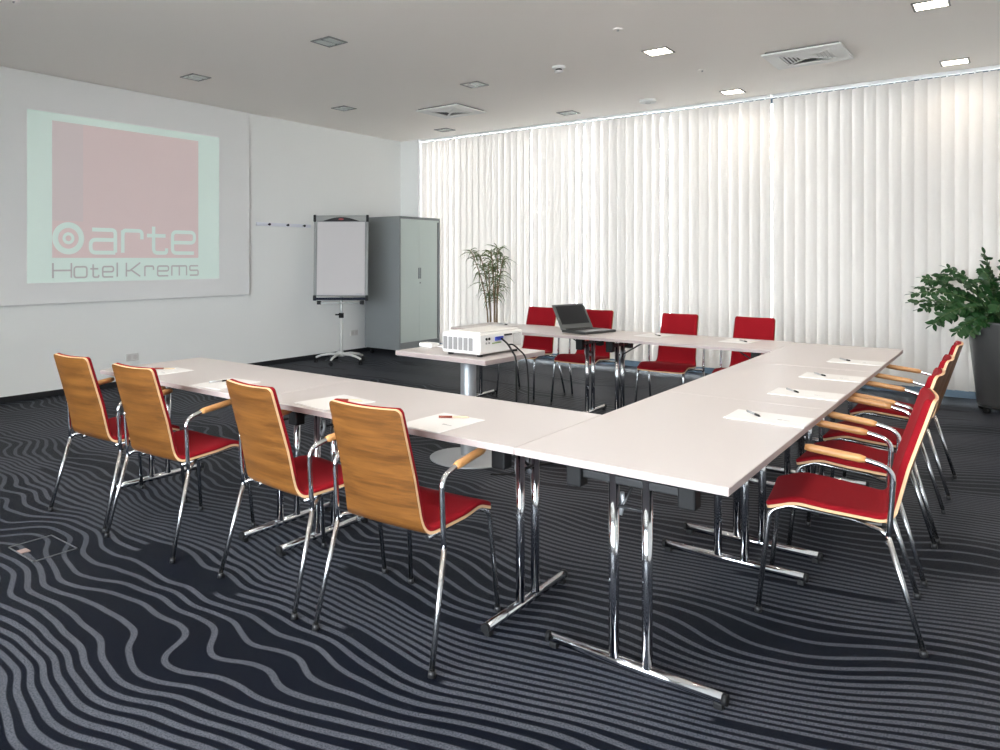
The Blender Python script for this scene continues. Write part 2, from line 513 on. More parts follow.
for ch, y0, y1 in (('a', 3.866, 4.184), ('r', 4.228, 4.499), ('t', 4.517, 4.807), ('e', 4.842, 5.179)):
    flat('letter_' + ch, glyph(ch, y0, y1, 1.437, 1.722, .042), M['proj_bg'], pic, .0036)
for ch, y0, y1 in (('H', 3.484, 3.690), ('o', 3.704, 3.855), ('t', 3.875, 3.984), ('e', 4.012, 4.15), ('l', 4.17, 4.20), ('K', 4.283, 4.465), ('r', 4.505, 4.629), ('e', 4.664, 4.82), ('m', 4.846, 5.059), ('s', 5.086, 5.217)):
    top = 1.358 if ch in 'HK' else 1.318
    flat('letter_' + (ch if ch not in 'HK' else {'H': 'h', 'K': 'k'}[ch]), glyph(ch, y0, y1, 1.190, top, .017), M['proj_grey'], pic, .0036)

# ------------------------------------------------------------------ coat hook rail, sockets
t = thing('coat_hook_rail', 'pale wall rail with three dark hooks beside the flip chart', 'hook rail', (XW, 6.6, 1.84))
MB().box((0, -.49, -.022), (.012, .46, .022), .003).build('rail', M['hookstrip'], t)
for q in (-.30, .016, .312):
    h = MB(); h.tube([(.010, q, 0), (.045, q, .0)], .008, 10); h.lathe([(.004, -.012), (.02, -.012), (.022, 0), (.02, .012), (.004, .012)], 14, (0, 0, 0))
    # knob turned to face the room
    h2 = MB(); h2.tube([(.010, q, 0), (.035, q, 0), (.040, q, 0), (.052, q, 0)], .01, 14, True, [.007, .007, .017, .015])
    h2.build('hook', M['navy'], t)
def socket(y, z, label, w=.15):
    t = thing('wall_socket', label, 'power socket', (XW, y, z), 0, 'double power sockets on the left wall')
    MB().box((0, -w/2, -.04), (.012, w/2, .04), .003).build('plate', M['socket'], t)
    for s in (-1, 1):
        o = MB(); o.tube([(.010, s*w*.25, 0), (.0135, s*w*.25, 0)], .026, 18); o.build('outlet', M['socket_in'], t)
socket(4.38, .305, 'double wall socket under the projection board behind the wooden chair backs')
socket(7.93, .30, 'double wall socket low on the wall beside the grey cabinet')

# ------------------------------------------------------------------ ceiling fittings
LAMP_W = 3.3
def lamp(x, y, on, label, grp):
    t = thing('ceiling_light', label, 'ceiling light', (x, y, H), 0, grp)
    f = MB(); a, b = .112, .096
    f.box((-a, -a, -.010), (a, -b, -.001), .002).box((-a, b, -.010), (a, a, -.001), .002).box((-a, -b, -.010), (-b, b, -.001), .002).box((b, -b, -.010), (a, b, -.001), .002)
    f.build('frame', M['lamp_frame'], t)
    if on:
        MB().box((-b, -b, -.006), (b, b, -.002)).build('diffuser', M['lamp_on'], t)
        l = bpy.data.lights.new('downlight', 'AREA'); l.shape = 'SQUARE'; l.size = .18; l.energy = LAMP_W if y < 8 else LAMP_W*.35; l.color = (1., .87, .70); l.spread = math.radians(140)
        lo = bpy.data.objects.new('downlight', l); COL.objects.link(lo); lo.parent = t; lo.location = (0, 0, -.012)
    else:
        MB().box((-b, -b, -.006), (b, b, -.002)).build('cover_glass', M['lamp_off'], t)
        r = MB()
        r.box((-b, -b, -.008), (b, -b+.02, -.006)).box((-b, b-.02, -.008), (b, b, -.006)).box((-.012, -b, -.008), (.012, b, -.006))
        r.build('reflector', M['lamp_in'], t)
for x, y, lb in ((-6.46, 4.45, 'unlit square ceiling light close above the top edge of the projection board'),
                 (-6.39, 6.53, 'unlit square ceiling light above the wall between projection board and flip chart'),
                 (-6.35, 8.55, 'unlit square ceiling light between air vent and the blind in the cabinet corner'),
                 (-4.52, 4.44, 'unlit square ceiling light at top of view, nearest and largest of the unlit ones'),
                 (-4.45, 6.52, 'unlit square ceiling light between the left air vent and the smoke detector'),
                 (-4.40, 8.55, 'unlit square ceiling light close to the blinds above the laptop')):
    lamp(x, y, False, lb, 'unlit ceiling lights')
for x, y, lb in ((-2.475, 6.52, 'lit square ceiling light alone in the middle of the ceiling, nearest the smoke detector'),
                 (-2.44, 8.62, 'lit square ceiling light near where the white and cream blinds meet'),
                 (-.46, 8.64, 'lit square ceiling light close to the cream blind above the potted plant'),
                 (-.49, 6.57, 'lit square ceiling light at top edge of view, right of the air vent')):
    lamp(x, y, True, lb, 'lit ceiling lights')
for x, y, lb in ((-2.47, 4.45, 'lit square ceiling light over the middle of the table square'), (-.48, 4.45, 'lit square ceiling light over the right table row'),
                 (-4.47, 2.38, 'lit square ceiling light over the front row of wooden-backed chairs'), (-2.47, 2.38, 'lit square ceiling light over the front table row'),
                 (-.48, 2.38, 'lit square ceiling light over the nearest table corner'), (-4.47, .3, 'lit square ceiling light over the open carpet at left'),
                 (-2.47, .3, 'lit square ceiling light over the open carpet in front'), (-.48, .3, 'lit square ceiling light above the standing place of the viewer'),
                 (1.5, 6.55, 'lit square ceiling light by the right wall near the blind'), (1.5, 4.45, 'lit square ceiling light by the right wall behind the chairs')):
    lamp(x, y, True, lb, 'lit ceiling lights')

def vent(x, y, label):
    t = thing('ceiling_vent', label, 'air vent', (x, y, H), 0, 'square ceiling air vents')
    p = MB(); a, b = .315, .20; z0, z1 = -.030, -.016
    p.box((-a, -a, z0), (a, -b, z1), .003).box((-a, b, z0), (a, a, z1), .003).box((-a, -b, z0), (-b, b, z1), .003).box((b, -b, z0), (a, b, z1), .003)
    p.build('panel', M['ventm'], t)
    MB().box((-.29, -.29, -.015), (.29, .29, -.0005)).build('duct', M['ventdark'], t)
    s = MB()
    for i in range(6):
        q = .197-.030*i; w = .006
        for k in range(4):
            s.T = Matrix.Rotation(k*PI/2, 4, 'Z')
            s.add([(-q+.022, q-.022, -.028), (q-.022, q-.022, -.028), (q, q, -.021), (-q, q, -.021)], [[0, 1, 2, 3]])
            s.add([(-q+.022, q-.022, -.0265), (q-.022, q-.022, -.0265), (q, q, -.0195), (-q, q, -.0195)], [[3, 2, 1, 0]])
    s.T = Matrix.Identity(4); s.box((-.055, -.055, -.028), (.055, .055, -.024))
    s.build('louvre', M['ventm'], t)
    r = MB()
    for k in range(2):
        r.T = Matrix.Rotation(PI/4+k*PI/2, 4, 'Z'); r.box((-.27, -.012, -.031), (.27, .012, -.027))
    r.T = Matrix.Identity(4); r.build('rib', M['ventm'], t)
vent(-5.44, 7.46, 'square white ceiling air vent above the cabinet corner, left of the smoke detector')
vent(-1.47, 7.48, 'square white ceiling air vent between the lit ceiling lights at right')

t = thing('smoke_detector', 'round white smoke detector with a dark slot in the middle of the ceiling', 'smoke detector', (-3.41, 6.43, H))
MB().lathe([(.02, 0), (.062, 0), (.062, -.02), (.05, -.026), (.02, -.026)], 28).build('base', M['ventm'], t)
MB().lathe([(.02, -.026), (.030, -.026), (.030, -.044), (.02, -.044)], 24).build('sensor_slot', M['black'], t)
MB().lathe([(.01, -.044), (.045, -.044), (.042, -.056), (.02, -.064), (.004, -.066)], 28).build('cap', M['white_plastic'], t)
t = thing('ceiling_motion_sensor', 'flat white round ceiling sensor close to the blinds', 'sensor', (-3.33, 8.45, H))
MB().lathe([(.02, 0), (.095, 0), (.095, -.026), (.085, -.034), (.02, -.036)], 28).build('base', M['ventm'], t)
MB().lathe([(.01, -.036), (.04, -.036), (.03, -.046), (.005, -.05)], 20).build('lens', M['lightgrey'], t)
for x, y, lb in ((-2.486, 5.683, 'small flush ceiling plate nearer than the lone lit light'), (-2.39, 7.447, 'tiny ceiling sprinkler plate between two lit lights'), (-5.544, 2.30, 'small ceiling sprinkler at the top left corner of view')):
    t = thing('ceiling_sprinkler', lb, 'sprinkler', (x, y, H), 0, 'small ceiling sprinklers')
    MB().lathe([(.01, 0), (.04, 0), (.036, -.006), (.01, -.007)], 24).build('plate', M['ceil'], t)
    MB().lathe([(.004, -.007), (.009, -.007), (.008, -.018), (.003, -.02)], 12).build('nozzle', M['greymetal'], t)

# ------------------------------------------------------------------ tables
ZT, TT = .735, .025
def leg_frame(root, x, sgn):
    f = MB()
    f.tube([(x, -.305, .034), (x, .305, .034)], .0175, 16)
    fr = f.build('leg_frame', M['chrome'], root)
    for s in (-1, 1):
        c = MB(); c.tube([(x, s*.298, .034), (x, s*.312, .034)], .0182, 14); c.box((x-.012, s*.285-.014, 0), (x+.012, s*.285+.014, .020), .003)
        c.build('end_cap', M['black'], fr)
    for s in (-1, 1):
        p = MB(); p.tube([(x, s*.058, .045), (x, s*.058, .668)], .0175, 16); p.build('post', M['chrome'], fr)
        q = MB(); q.tube(fillet([(x-sgn*.026, s*.040, .60), (x-sgn*.030, s*.038, .56), (x-sgn*.016, s*.044, .525)], .02), .0085, 8)
        q.build('catch', M['silver'], fr)
    r = MB(); r.box((x-.013, -.20, .636), (x+.013, .20, .664), .004); r.build('top_rail', M['darkmetal'], fr)
    for s in (-1, 1):
        k = MB(); k.box((x-.030, s*.195-.028, .603), (x+.030, s*.195+.028, ZT-TT), .006); k.build('bracket', M['black'], fr)
    b = MB(); b.tube([(x-sgn*.012, .03, .56), (x-sgn*.24, .03, ZT-TT-.006)], .006, 8); b.tube([(x, -.05, .56), (x, .05, .56)], .006, 8)
    b.build('brace', M['darkmetal'], fr)
def table_proto(lx, ly, label, il=.152, ir=.152):
    t = thing('conference_table', label, 'table', (0, 0, 0), 0, 'folding tables set in a square')
    b = MB(); b.box((-lx/2, -ly/2, ZT-TT), (lx/2, ly/2, ZT), .002, 1)
    top = b.build('tabletop', [M['top'], M['edge']], t)
    for p in top.data.polygons:
        if abs(p.normal.z) < .5: p.material_index = 1
    leg_frame(t, lx/2-ir, 1); leg_frame(t, -lx/2+il, -1)
    return t
T0 = table_proto(1.430, .712, 'white folding table at the near end of the front row, beside the nearest corner', .125, .152)
T0.location = (-1.3645-.715, 2.60, 0)
TS = table_proto(1.430, .712, 'white folding table at the far left end of the front row, nearest the projection wall', .075, .150)
TS.location = (-2.7965-.715, 2.60, 0)
RXC = -1.004
T1 = table_proto(1.436, .718, 'large white folding table at the nearest corner where front and right rows meet')
T1.location = (RXC, 2.243+.718, 0); T1.rotation_euler = (0, 0, PI/2)
T2 = table_proto(1.38, .718, 'white folding table in the middle of the right row', .14, .21)
T2.location = (RXC, 3.681+.69, 0); T2.rotation_euler = (0, 0, PI/2)
index_kids()
dup(T2, (RXC, 5.068+.69, 0), PI/2, 'white folding table at the far end of the right row, nearest the cream blind')
dup(T0, (-1.3645-.715, 6.14, 0), 0, 'white folding table of the back row meeting the right row in the far corner')
dup(TS, (-2.7965-.715, 6.14, 0), 0, 'white folding table at the left end of the back row behind the projector')

# ------------------------------------------------------------------ chairs
def shell_frames():
    pts = fillet([(0, -.322, .880), (0, -.183, .414), (0, .140, .443), (0, .240, .408)], [.075, .13], 9)
    pts = resample(pts, .022)
    # refine both ends for the rounded corners
    def ends(p):
        a, b = p[0], p[1]; head = [a.lerp(b, k) for k in (0, .06, .18, .36, .62)]
        c, d = p[-2], p[-1]; tail = [c.lerp(d, k) for k in (.38, .64, .82, .94, 1)]
        return head + p[1:-1] + tail
    pts = ends(pts)
    s = [0.]
    for a, b in zip(pts[:-1], pts[1:]): s.append(s[-1]+(b-a).length)
    return pts, s
PTS, SS = shell_frames(); SL = SS[-1]
def half_w(s, inset=0.):
    q = s/SL
    w = .162+(.171-.162)*min(1., q/.46) if q < .46 else .171+(.215-.171)*min(1, (q-.46)/.30)
    if q > .8: w -= (q-.8)/.2*.008
    r = .022; d = min(s-inset, SL-inset-s)
    w -= inset
    if d < r: w -= r - math.sqrt(max(0, r*r-(r-max(0, d))**2))
    return w
def shell_pt(i, u, off, inset=0.):
    p = PTS[i]; a = PTS[max(0, i-1)]; b = PTS[min(len(PTS)-1, i+1)]
    tg = (b-a).normalized(); nr = Vector((0, -tg.z, tg.y))       # towards the sitter
    if nr.y < 0 and nr.z < 0: nr = -nr
    q = SS[i]/SL
    w = half_w(SS[i], inset)
    curve = .020*(1-min(1, max(0, (q-.30)/.25))) + .004
    x = u*w
    bend = curve*(x/.2)**2
    return Vector((x, p.y, p.z)) + nr*(off+bend)
NU = 14
def chair_shell():
    n = len(PTS); mb = MB()
    us = [-1+2*k/NU for k in range(NU+1)]
    A = [[shell_pt(i, u, 0) for u in us] for i in range(n)]
    B = [[shell_pt(i, u, .011) for u in us] for i in range(n)]
    W = NU+1
    va = [p for r in A for p in r]; vb = [p for r in B for p in r]
    fs = [[i*W+k, i*W+k+1, (i+1)*W+k+1, (i+1)*W+k] for i in range(n-1) for k in range(NU)]
    mb.cur = 0; mb.add(va, fs, True); mb.add(vb, [f[::-1] for f in fs], True)
    # pale edge all round
    loop = [(0, k) for k in range(W)] + [(i, NU) for i in range(1, n)] + [(n-1, k) for k in range(NU-1, -1, -1)] + [(i, 0) for i in range(n-2, 0, -1)]
    m = len(loop); ev = [A[i][k] for i, k in loop] + [B[i][k] for i, k in loop]
    mb.cur = 1; mb.add(ev, [[j, (j+1) % m, m+(j+1) % m, m+j] for j in range(m)], False)
    return mb
def chair_cushion():
    n = len(PTS); mb = MB()
    us = [math.sin(PI/2*(-1+2*k/(NU+6))) for k in range(NU+7)]
    W = len(us); ins = .0015
    idx = [i for i in range(n) if ins <= SS[i] <= SL-ins]
    def th(i, u):
        d = min(SS[i]-ins, SL-ins-SS[i], (1-abs(u))*half_w(SS[i], ins)*1.0)
        r = .028
        e = math.sqrt(max(0., 1-(1-min(1, max(0, d)/r))**2))
        q = SS[i]/SL
        full = .026 - .008*min(1, max(0, (q-.42)/.12))
        return .0115 + full*(.40+.60*e)
    A = [[shell_pt(i, u, .0112, ins) for u in us] for i in idx]
    B = [[shell_pt(i, u, th(i, u), ins) for u in us] for i in idx]
    n = len(idx)
    fs = [[i*W+k, i*W+k+1, (i+1)*W+k+1, (i+1)*W+k] for i in range(n-1) for k in range(W-1)]
    mb.add([p for r in A for p in r], fs, True); mb.add([p for r in B for p in r], [f[::-1] for f in fs], True)
    loop = [(0, k) for k in range(W)] + [(i, W-1) for i in range(1, n)] + [(n-1, k) for k in range(W-2, -1, -1)] + [(i, 0) for i in range(n-2, 0, -1)]
    m = len(loop); ev = [A[i][k] for i, k in loop] + [B[i][k] for i, k in loop]
    mb.add(ev, [[j, (j+1) % m, m+(j+1) % m, m+j] for j in range(m)], True)
    return mb
CH_GROUP = 'red armchairs round the table square'
def make_chair(label):
    t = thing('conference_chair', label, 'chair', (0, 0, 0), 0, CH_GROUP)
    chair_shell().build('shell', [M['veneer'], M['ply']], t)
    chair_cushion().build('upholstery', M['red'], t)
    r = .0098
    for s in (-1, 1):
        p = fillet([(s*.213, .272, .012), (s*.198, .232, .405), (s*.190, .165, .434), (s*.160, -.14, .404)], [.055, .05], 6)
        l = MB(); l.tube(p, r, 12); lg = l.build('leg', M['tube'], t)
        c = MB(); c.tube([(s*.213, .272, 0), (s*.2125, .271, .022)], .0125, 12); c.build('foot_cap', M['darkmetal'], lg)
        l = MB(); l.tube([(s*.266, -.266, .012), (s*.246, -.160, .395)], r, 12); lg = l.build('leg', M['tube'], t)
        c = MB(); c.tube([(s*.266, -.266, 0), (s*.2655, -.263, .022)], .0125, 12); c.build('foot_cap', M['darkmetal'], lg)
        a = MB(); a.tube(fillet([(s*.246, -.160, .385), (s*.246, -.166, .45), (s*.247, -.178, .640), (s*.248, -.08, .664), (s*.249, .095, .682)], [.3, .055, .1], 7), r, 12)
        arm = a.build('arm_tube', M['chrome'], t)
        w = MB(); pts = resample([(s*.248, -.092, .663), (s*.249, .105, .684)], .02); m = len(pts)
        rad = []
        for i in range(m):
            q = i/(m-1); e = min(q, 1-q)*.23
            rad.append(.0150*(.72+.28*math.sqrt(max(0, 1-(1-min(1, e/.014))**2))))
        w.tube(pts, .017, 14, True, rad)
        w.build('armrest', M['armwood'], arm)
    for k in (-1, 1):
        x = MB(); x.tube(fillet([(k*.246, -.160, .392), (k*.235, -.140, .408), (k*.10, .03, .416)], .02, 4), .0085, 10)
        x.build('strut', M['tube'], t)
    return t
C0 = make_chair('red chair with wooden back in front, second from the projection wall end')
FRONT = [((-3.875, 2.185), 3.0, 'wooden-backed red chair at the far left end of the front row, nearest the projection wall'),
         ((-3.277, 2.190), 3.2, 'wooden-backed red chair second from the left in the front row'),
         ((-2.408, 2.226), -5.0, 'wooden-backed red chair third from the left in the front row'),
         ((-1.790, 2.212), 3.0, 'nearest wooden-backed red chair in the front row, beside the crossing table legs')]
RIGHT = [((-.552, 3.394), 97, 'nearest red armchair on the right side, its whole red seat in view'),
         ((-.577, 4.115), 90, 'second nearest red armchair on the right side, behind the largest one'),
         ((-.577, 4.73), 91, 'third nearest red armchair on the right side of the square'),
         ((-.577, 5.58), 90, 'farthest red armchair on the right side, nearest the planter')]
BACK = [((-3.845, 6.61), 180, 'red chair behind the back table at left, half hidden by projector and laptop'),
        ((-3.225, 6.605), 180, 'red chair directly behind the laptop'),
        ((-2.405, 6.60), 181, 'red chair behind the back table, first to the right of the laptop'),
        ((-1.765, 6.60), 180, 'red chair behind the back table in the far corner beside the right row')]
index_kids()
first = True
for (x, y), a, lb in FRONT+RIGHT+BACK:
    if first:
        C0.location = (x, y, 0); C0.rotation_euler = (0, 0, math.radians(a)); C0['label'] = lb; first = False
    else: dup(C0, (x, y, 0), math.radians(a), lb)

# ------------------------------------------------------------------ paper and pens
def sheet(x, y, rz, label, w=.30, d=.21, flip=False):
    t = thing('notepad', label, 'notepad', (x, y, ZT), math.radians(rz), 'white notepads on the tables')
    MB().box((-w/2, -d/2, .0004), (w/2, d/2, .0035), .0004, 1).build('paper', M['paper'], t)
    g = MB(); g.box((w*.12, -d*.1, .0035), (w*.12+.018, -d*.1+.012, .0039)); g.box((w*.12+.021, -d*.1+.001, .0035), (w*.12+.045, -d*.1+.007, .0039))
    g.build('printed_mark', M['ink'], t)
    return t
def pen(x, y, rz, label, two=True):
    t = thing('pen', label, 'pen', (x, y, ZT+.0039), math.radians(rz), 'pens lying on the notepads')
    z = .0052
    if two:
        MB().tube([(-.060, 0, z), (-.004, 0, z)], .005, 10).build('barrel', M['brown'], t)
        MB().tube([(-.002, 0, z), (.052, 0, z), (.066, 0, z*.8)], .005, 10, True, [.0048, .0046, .0018]).build('grip', M['beige'], t)
    else:
        MB().tube([(-.055, 0, z), (.015, 0, z)], .0042, 10).build('barrel', M['pen'], t)
        MB().tube([(.015, 0, z), (.042, 0, z), (.052, 0, z*.8)], .005, 10, True, [.0052, .0046, .0018]).build('grip', M['black'], t)
        MB().box((-.054, -.0015, z+.004), (-.02, .0015, z+.0065)).build('clip', M['chrome'], t)
sheet(-1.795, 2.395, -2, 'notepad on the front table beside the nearest wooden-backed chair', .215, .30)
sheet(-2.425, 2.42, -8, 'notepad on the front table behind the nearest wooden-backed chair back', .235, .29)
sheet(-3.23, 2.41, 5, 'notepad on the front table partly behind the third wooden-backed chair', .225, .29)
sheet(-3.865, 2.435, -2, 'notepad at the left end of the front table beside the second wooden-backed chair', .215, .28)
pen(-1.80, 2.483, 36, 'red-brown and beige pen on the nearest front notepad')
pen(-2.385, 2.472, 24, 'red-brown pen on the notepad behind the nearest wooden back')
pen(-3.285, 2.41, 78, 'slim grey pen on the notepad behind the third wooden back', False)
pen(-3.915, 2.48, 36, 'red-brown pen on the notepad at the left end of the front table')
for i, (y, lb) in enumerate(((3.325, 'nearest'), (4.03, 'second nearest'), (4.69, 'third nearest'), (5.475, 'farthest'))):
    sheet(-.797, y, 0, lb + ' white notepad on the right table row')
    pen(-.862, y+.02, -48, 'silver and black pen on the %s notepad of the right row' % lb, False)
sheet(-2.41, 6.265, -4, 'notepad on the back table just right of the laptop', .225, .30)
sheet(-1.72, 6.27, -3, 'notepad on the back table in the corner before the far red chair', .225, .30)
sheet(-3.93, 6.28, 0, 'notepad at the left end of the back table behind the projector', .225, .30)
pen(-2.37, 6.235, -45, 'dark pen on the notepad right of the laptop', False)
pen(-1.68, 6.23, -45, 'dark pen on the notepad in the far table corner', False)
pen(-3.94, 6.285, -10, 'dark pen on the notepad behind the projector', False)

# ------------------------------------------------------------------ laptop
t = thing('laptop', 'open black laptop turned sideways on the back table', 'laptop', (-2.965, 6.15, ZT), math.radians(75))
t.scale = (1.13, 1.05, .97)
# local: +y away from the sitter (hinge), x along the hinge; screen faces -y
b = MB(); b.box((-.185, -.13, .004), (.185, .125, .026), .006); base = b.build('base', M['laptop'], t)
MB().box((-.170, -.120, .026), (.170, .0, .0272)).build('palm_rest', M['palm'], base)
k = MB()
for i in range(12):
    for j in range(4): k.box((-.158+i*.0266, .006+j*.026, .026), (-.158+i*.0266+.023, .006+j*.026+.022, .0285))
k.build('keyboard', M['keys'], base)
lid = MB(); lid.T = Matrix.Translation((0, .122, .024)) @ Matrix.Rotation(math.radians(-26), 4, 'X')
lid.box((-.185, -.003, .0), (.185, .011, .25), .005); L = lid.build('lid', M['bezel'], t)
dsp = MB(); dsp.T = lid.T; dsp.box((-.160, -.0042, .050), (.160, -.003, .232)); dsp.build('display', M['display'], L)
hg = MB(); hg.tube([(-.14, .124, .025), (.14, .124, .025)], .008, 10); hg.build('hinge', M['black'], t)
t['label'] = 'open black laptop with a dark screen on the back table'

# ------------------------------------------------------------------ projector table, projector, adapter, cables
PT = (-2.965, 4.27)
t = thing('pedestal_table', 'small white square table on a round silver pedestal carrying the projector', 'table', (*PT, 0), math.radians(-3))
b = MB(); b.box((-.378, -.345, .722), (.40, .355, .755), .003, 1); o = b.build('tabletop', [M['top'], M['edge']], t)
for p in o.data.polygons:
    if abs(p.normal.z) < .5: p.material_index = 1
MB().lathe([(.01, .0), (.268, .0), (.270, .006), (.262, .012), (.12, .022), (.06, .028), (.055, .03)], 48).build('foot', M['silver'], t)
MB().lathe([(.05, .025), (.055, .03), (.055, .69), (.05, .695)], 28).build('column', M['silver'], t)
MB().lathe([(.02, .695), (.075, .695), (.085, .705), (.085, .722), (.02, .722)], 24).build('collar', M['black'], t)
ZP = .755
t = thing('projector', 'bulky white projector with grey side grilles on the pedestal table', 'projector', (-2.83, 4.265, ZP), math.radians(-1.5))
t.scale = (1.08, 1.04, 1.10)
b = MB(); b.box((-.145, -.262, .014), (.145, .235, .138), .014, 3); body = b.build('body', M['white_plastic'], t)
b = MB(); b.box((-.10, -.235, .138), (.13, .21, .146), .007, 2); b.build('top_cover', M['white_plastic'], t)
for i in range(6):
    x0 = -.130+i*.0385
    g = MB(); g.box((x0, -.2640, .035), (x0+.032, -.2625, .112), .0006, 1); gg = g.build('grille', M['grille'], t)
    s_ = MB()
    for j in range(9): s_.box((x0+.001, -.2652, .038+j*.0082), (x0+.031, -.2640, .0412+j*.0082))
    s_.build('slat', M['grille'], gg)
g = MB(); g.box((.1455, .115, .042), (.1465, .212, .118)); g.build('side_grille', M['grille'], t)
for j in range(9):
    s_ = MB(); s_.box((.1465, .118+j*.0105, .044), (.1478, .1225+j*.0105, .116)); s_.build('grille_slat', M['white_plastic'], t)
c = MB(); c.box((.1450, -.215, .03), (.1462, .085, .122)); pn = c.build('connector_panel', M['white_plastic'], t)
MB().box((.1462, -.10, .088), (.1535, -.01, .112), .002).build('video_port', M['vga'], pn)
MB().box((.1462, -.13, .072), (.1500, -.03, .079), .001).build('serial_port', M['green'], pn)
for q in (-.195, -.165): 
    m_ = MB(); m_.tube([(.146, q, .105), (.1525, q, .105)], .008, 12); m_.build('jack', M['black'], pn)
    m_ = MB(); m_.tube([(.146, q, .080), (.1505, q, .080)], .006, 12); m_.build('jack', M['grille'], pn)
MB().box((.1462, .005, .112), (.158, .085, .121), .002).build('latch', M['black'], t)
MB().lathe([(.045, 0), (.05, 0), (.05, .02), (.04, .022)], 24).build('lens_ring', M['black'], t).matrix_local = Matrix.Translation((-.145, -.05, .075)) @ Matrix.Rotation(-PI/2, 4, 'Y')
for sx in (-1, 1):
    for sy in (-1, 1):
        MB().lathe([(.014, 0), (.018, 0), (.018, .016), (.014, .016)], 14, (sx*.11, sy*.2-.01, 0)).build('foot', M['black'], t)
t = thing('power_adapter', 'small white plastic box lying at the left corner of the projector table', 'adapter', (-3.305, 4.262, ZP), math.radians(-4))
MB().box((-.062, -.045, 0), (.062, .045, .030), .008, 2).build('casing', M['white_plastic'], t)
MB().tube([(.062, 0, .014), (.09, .0, .010), (.12, .01, .006)], .004, 8).build('lead', M['white_plastic'], t)
def cable(label, pts, r=.0055):
    P = [Vector(p) for p in pts]; out = []
    for i in range(len(P)-1):
        p0 = P[max(0, i-1)]; p1 = P[i]; p2 = P[i+1]; p3 = P[min(len(P)-1, i+2)]
        for k in range(8):
            q = k/8
            out.append(.5*((2*p1)+(-p0+p2)*q+(2*p0-5*p1+4*p2-p3)*q*q+(-p0+3*p1-3*p2+p3)*q**3))
    out.append(P[-1])
    b = MB(); b.tube(out, r, 8); o = b.build('cable', M['black'])
    tag(o, label, 'cable', 'black cables of the projector')
cable('thicker black cable hanging from the blue projector socket over the table edge to the carpet', [(-2.659, 4.215, ZP+.11), (-2.60, 4.20, ZP+.075), (-2.555, 4.18, ZP+.035), (-2.522, 4.165, ZP-.0), (-2.512, 4.16, ZP-.08), (-2.512, 4.16, .45), (-2.52, 4.17, .16), (-2.53, 4.22, .02), (-2.52, 4.35, .008), (-2.40, 4.6, .008)], .0065)
cable('thin black cable looping from projector side over the right table edge to the floor', [(-2.655, 4.29, ZP+.06), (-2.61, 4.28, ZP+.065), (-2.555, 4.27, ZP+.035), (-2.515, 4.27, ZP-.0), (-2.495, 4.27, ZP-.07), (-2.485, 4.27, .50), (-2.49, 4.26, .24), (-2.50, 4.20, .05), (-2.53, 4.12, .008), (-2.62, 4.02, .008)])

# ------------------------------------------------------------------ flip chart
FA = math.radians(39.5)
t = thing('flip_chart', 'white paper flip chart on a five-armed wheeled stand by the left wall', 'flip chart', (-6.965, 7.06, 0), FA)
# local: board faces -y
Tl = Matrix.Translation((0, -.035, 0)) @ Matrix.Translation((0, 0, .86)) @ Matrix.Rotation(math.radians(-5), 4, 'X')
def fl(fn, name, m, parent):
    mb = MB(); mb.T = Tl; fn(mb); return mb.build(name, m, parent)
bd = fl(lambda m: m.box((-.335, 0, .03), (.335, .018, 1.10), .003), 'board', M['frame_grey'], t)
fl(lambda m: (m.box((-.362, -.012, .0), (-.330, .024, 1.10), .005), m.box((.330, -.012, .0), (.362, .024, 1.10), .005)), 'side_rail', M['frame_grey'], bd)
fl(lambda m: m.box((-.318, -.010, .05), (.318, -.0005, 1.03), .002), 'paper_pad', M['padpaper'], t)
cl = fl(lambda m: m.box((-.355, -.022, 1.03), (.355, .02, 1.115), .006), 'clamp_bar', M['frame_grey'], t)
def oval(m):
    n = 24; m.prism([(-.25+.5*k/n, 1.035+.055*math.sin(PI*k/n)) for k in range(n+1)], -.026, -.0225, 1)
fl(oval, 'clamp_grip', M['black'], cl)
fl(lambda m: m.prism([(.035*math.cos(2*PI*k/20), 1.062+.013*math.sin(2*PI*k/20)) for k in range(20)], -.028, -.026, 1), 'red_badge', M['logo_red'], cl)
for s in (-1, 1):
    fl(lambda m: m.box((s*.352-.018, -.028, 1.028), (s*.352+.018, .026, 1.122), .006), 'corner_cap', M['black'], bd)
    fl(lambda m: m.box((s*.346-.02, -.03, -.025), (s*.346+.02, .026, .045), .006), 'corner_cap', M['black'], bd)
fl(lambda m: m.box((.20, -.0115, .058), (.285, -.0105, .068)), 'printed_mark', M['ink'], t)
tr = fl(lambda m: (m.box((-.335, -.075, -.018), (.335, .0, -.006), .003), m.box((-.335, -.079, -.018), (.335, -.070, .012), .003)), 'pen_tray', M['navy'], t)
fl(lambda m: m.tube(fillet([(-.31, -.02, -.03), (-.29, -.05, -.058), (.29, -.05, -.058), (.31, -.02, -.03)], .03), .009, 10), 'carry_bar', M['greymetal'], t)
fl(lambda m: (m.box((-.31, -.06, -.078), (-.255, .0, -.03), .008), m.box((.255, -.06, -.078), (.31, .0, -.03), .008)), 'tray_bracket', M['black'], t)
MB().tube([(0, .055, .13), (0, .055, 1.30)], .018, 16).build('pole', M['greymetal'], t)
MB().tube([(0, .055, .10), (0, .055, .62)], .024, 16).build('outer_pole', M['lightgrey'], t)
c = MB(); c.lathe([(.025, .60), (.034, .60), (.034, .665), (.025, .665)], 18, (0, .055, 0)); c.tube([(0, .055, .64), (-.075, .015, .645)], .011, 10); c.build('clamp_knob', M['black'], t)
MB().lathe([(.03, .085), (.045, .085), (.042, .135), (.03, .15)], 20, (0, .055, 0)).build('hub', M['lightgrey'], t)
